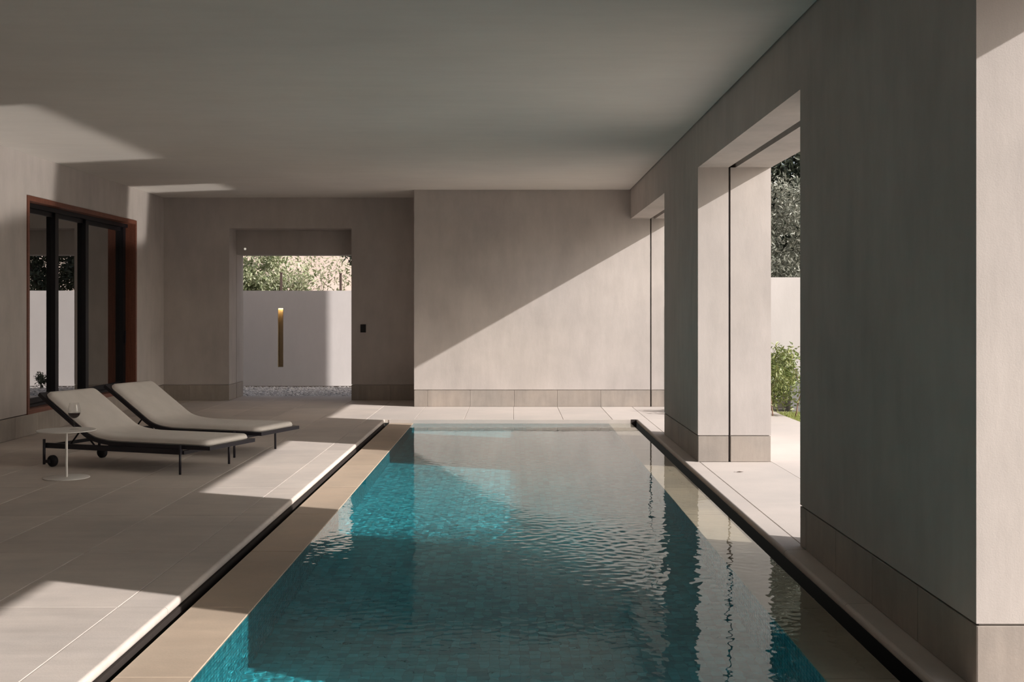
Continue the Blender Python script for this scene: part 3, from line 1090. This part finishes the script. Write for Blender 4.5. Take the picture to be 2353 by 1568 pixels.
# beyond the doorway
tree('bushy_tree', (-6.15, 28.4, -0.04), 'leafy pale green bush at the left above the garden wall beyond the doorway', 'tree', 5, 1.1, 0.03, 3, 8000, 0.11, 0.13, 0.40, M['leaf_pale'], M['bark'], 1,
     extra=crown(1, 90, (0.1, 0, 2.2), (1.15, 0.6, 0.75)))
tree('slender_tree', (-5.2, 29.6, -0.04), 'thin reddish tree with sparse leaves in the middle of the doorway view', 'tree', 9, 1.5, 0.05, 3, 700, 0.12, 0.12, 0.33, M['leaf_pale'], M['bark'], 1, 0.12)
tree('sparse_shrub', (-3.79, 26.2, -0.04), 'sparse wispy shrub at the right above the garden wall beyond the doorway', 'shrub', 21, 1.15, 0.02, 3, 420, 0.10, 0.10, 0.3, M['leaf_pale'], M['bark'], 1, 0.25)
tree('overhanging_tree', (-2.6, 27.6, -0.04), 'dark tree whose branch hangs into the top right of the doorway view', 'tree', 33, 1.7, 0.06, 3, 2200, 0.12, 0.12, 0.36, M['leaf_dark'], M['bark_dark'], 1,
     extra=crown(2, 30, (-0.95, -0.3, 2.75), (0.5, 0.3, 0.25)))
tree('evergreen_tree', (-0.9, 25.5, -0.04), 'dark evergreen tree behind the garden wall, mirrored in the left window panes', 'tree', 37, 1.6, 0.07, 3, 9000, 0.12, 0.12, 0.38, M['leaf_dark'], M['bark_dark'], 1,
     extra=crown(9, 90, (0, 0, 2.5), (1.0, 0.6, 0.9)))
tree('potted_shrub', (-2.62, 20.6, -0.035), 'small dark shrub at the foot of the garden wall mirrored in the window', 'shrub', 41, 0.12, 0.008, 2, 700, 0.03, 0.04, 0.4, M['leaf_dark'], M['bark_dark'], 1, 0.4)

# right-hand garden
gwr = MB().box(2.92, 16.0, 16.30, 16.52, 0, 1.85).build('garden_wall', M['plaster_out'])
tag(gwr, 'sunlit white garden wall behind the shrub, seen between the piers', 'wall')
pl = MB().box(3.86, 6.4, 16.02, 16.285, -0.03, 0.46).box(3.85, 6.41, 16.0, 16.286, 0.46, 0.475)
tag(pl.build('low_planter', M['concrete']), 'low grey concrete block at the foot of the white garden wall', 'planter')
pb = pebbles('white_pebbles', 400, 3.98, 6.4, 15.86, 15.98, -0.03, 0.02, 0.04, M['pebble'], 8)
tag(pb, 'row of white pebbles edging the lawn below the garden wall', 'pebbles', kind='stuff')
r = np.random.default_rng(6)
nG = 26000
bx = 3.585 + np.abs(r.normal(0, 0.8, nG)); by = r.uniform(11.5, 15.80, nG)
base = np.stack([bx, by, np.full(nG, -0.032)], -1)
d = np.stack([r.normal(0, .3, nG), r.normal(0, .3, nG), np.ones(nG)], -1)
hh = r.uniform(.03, .06, nG)[:, None]
wv = np.stack([np.cos(bx * 99), np.sin(by * 77), np.zeros(nG)], -1) * 0.004
V = np.stack([base - wv, base + wv, base + d * hh], 1)
go = link('lawn', np_mesh('lawn', V.reshape(-1, 3), np.arange(nG * 3).reshape(-1, 3)), M['grass'])
tag(go, 'strip of short green lawn beside the terrace paving', 'grass', kind='stuff')

tree('leafy_shrub', (3.56, 15.30, -0.03), 'sunlit green leafy shrub against the white garden wall between the piers', 'shrub', 51, 0.4, 0.010, 2, 5200, 0.05, 0.062, 0.38, M['leaf_green'], M['bark'], 6, 0.22,
     extra=crown(3, 60, (-0.02, 0.05, 0.52), (0.22, 0.18, 0.42)))
tree('silvery_tree', (4.35, 18.3, -0.03), 'grey-green leafy tree just above the white garden wall', 'tree', 61, 1.0, 0.05, 3, 17000, 0.12, 0.082, 0.36, M['leaf_grey'], M['bark_dark'], 2,
     extra=crown(4, 120, (0, 0, 2.45), (0.95, 0.8, 1.0)))
tree('dark_tree', (5.2, 22.2, -0.03), 'tall dark tree towering behind the silvery tree', 'tree', 71, 1.7, 0.12, 3, 40000, 0.2, 0.14, 0.45, M['leaf_dark'], M['bark_dark'], 1,
     extra=crown(6, 260, (0, 0, 3.9), (2.4, 1.3, 2.4)))

# fallen leaf on the threshold
lf = MB().add([(0, 0, 0.004), (0.03, 0.012, 0.008), (0.07, 0.004, 0.004), (0.035, -0.012, 0.005), (0.035, 0.0, 0.002)], [(0, 4, 1), (1, 4, 2), (2, 4, 3), (3, 4, 0)])
lf.tube([(0, 0, 0.004), (-0.02, -0.004, 0.004)], 0.0012, 5)
lo = lf.build('fallen_leaf', M['leaf_dry'], None, (1.92, 9.92, 0.0005))
tag(lo, 'tiny dry leaf lying on the sunlit threshold between the piers', 'leaf')
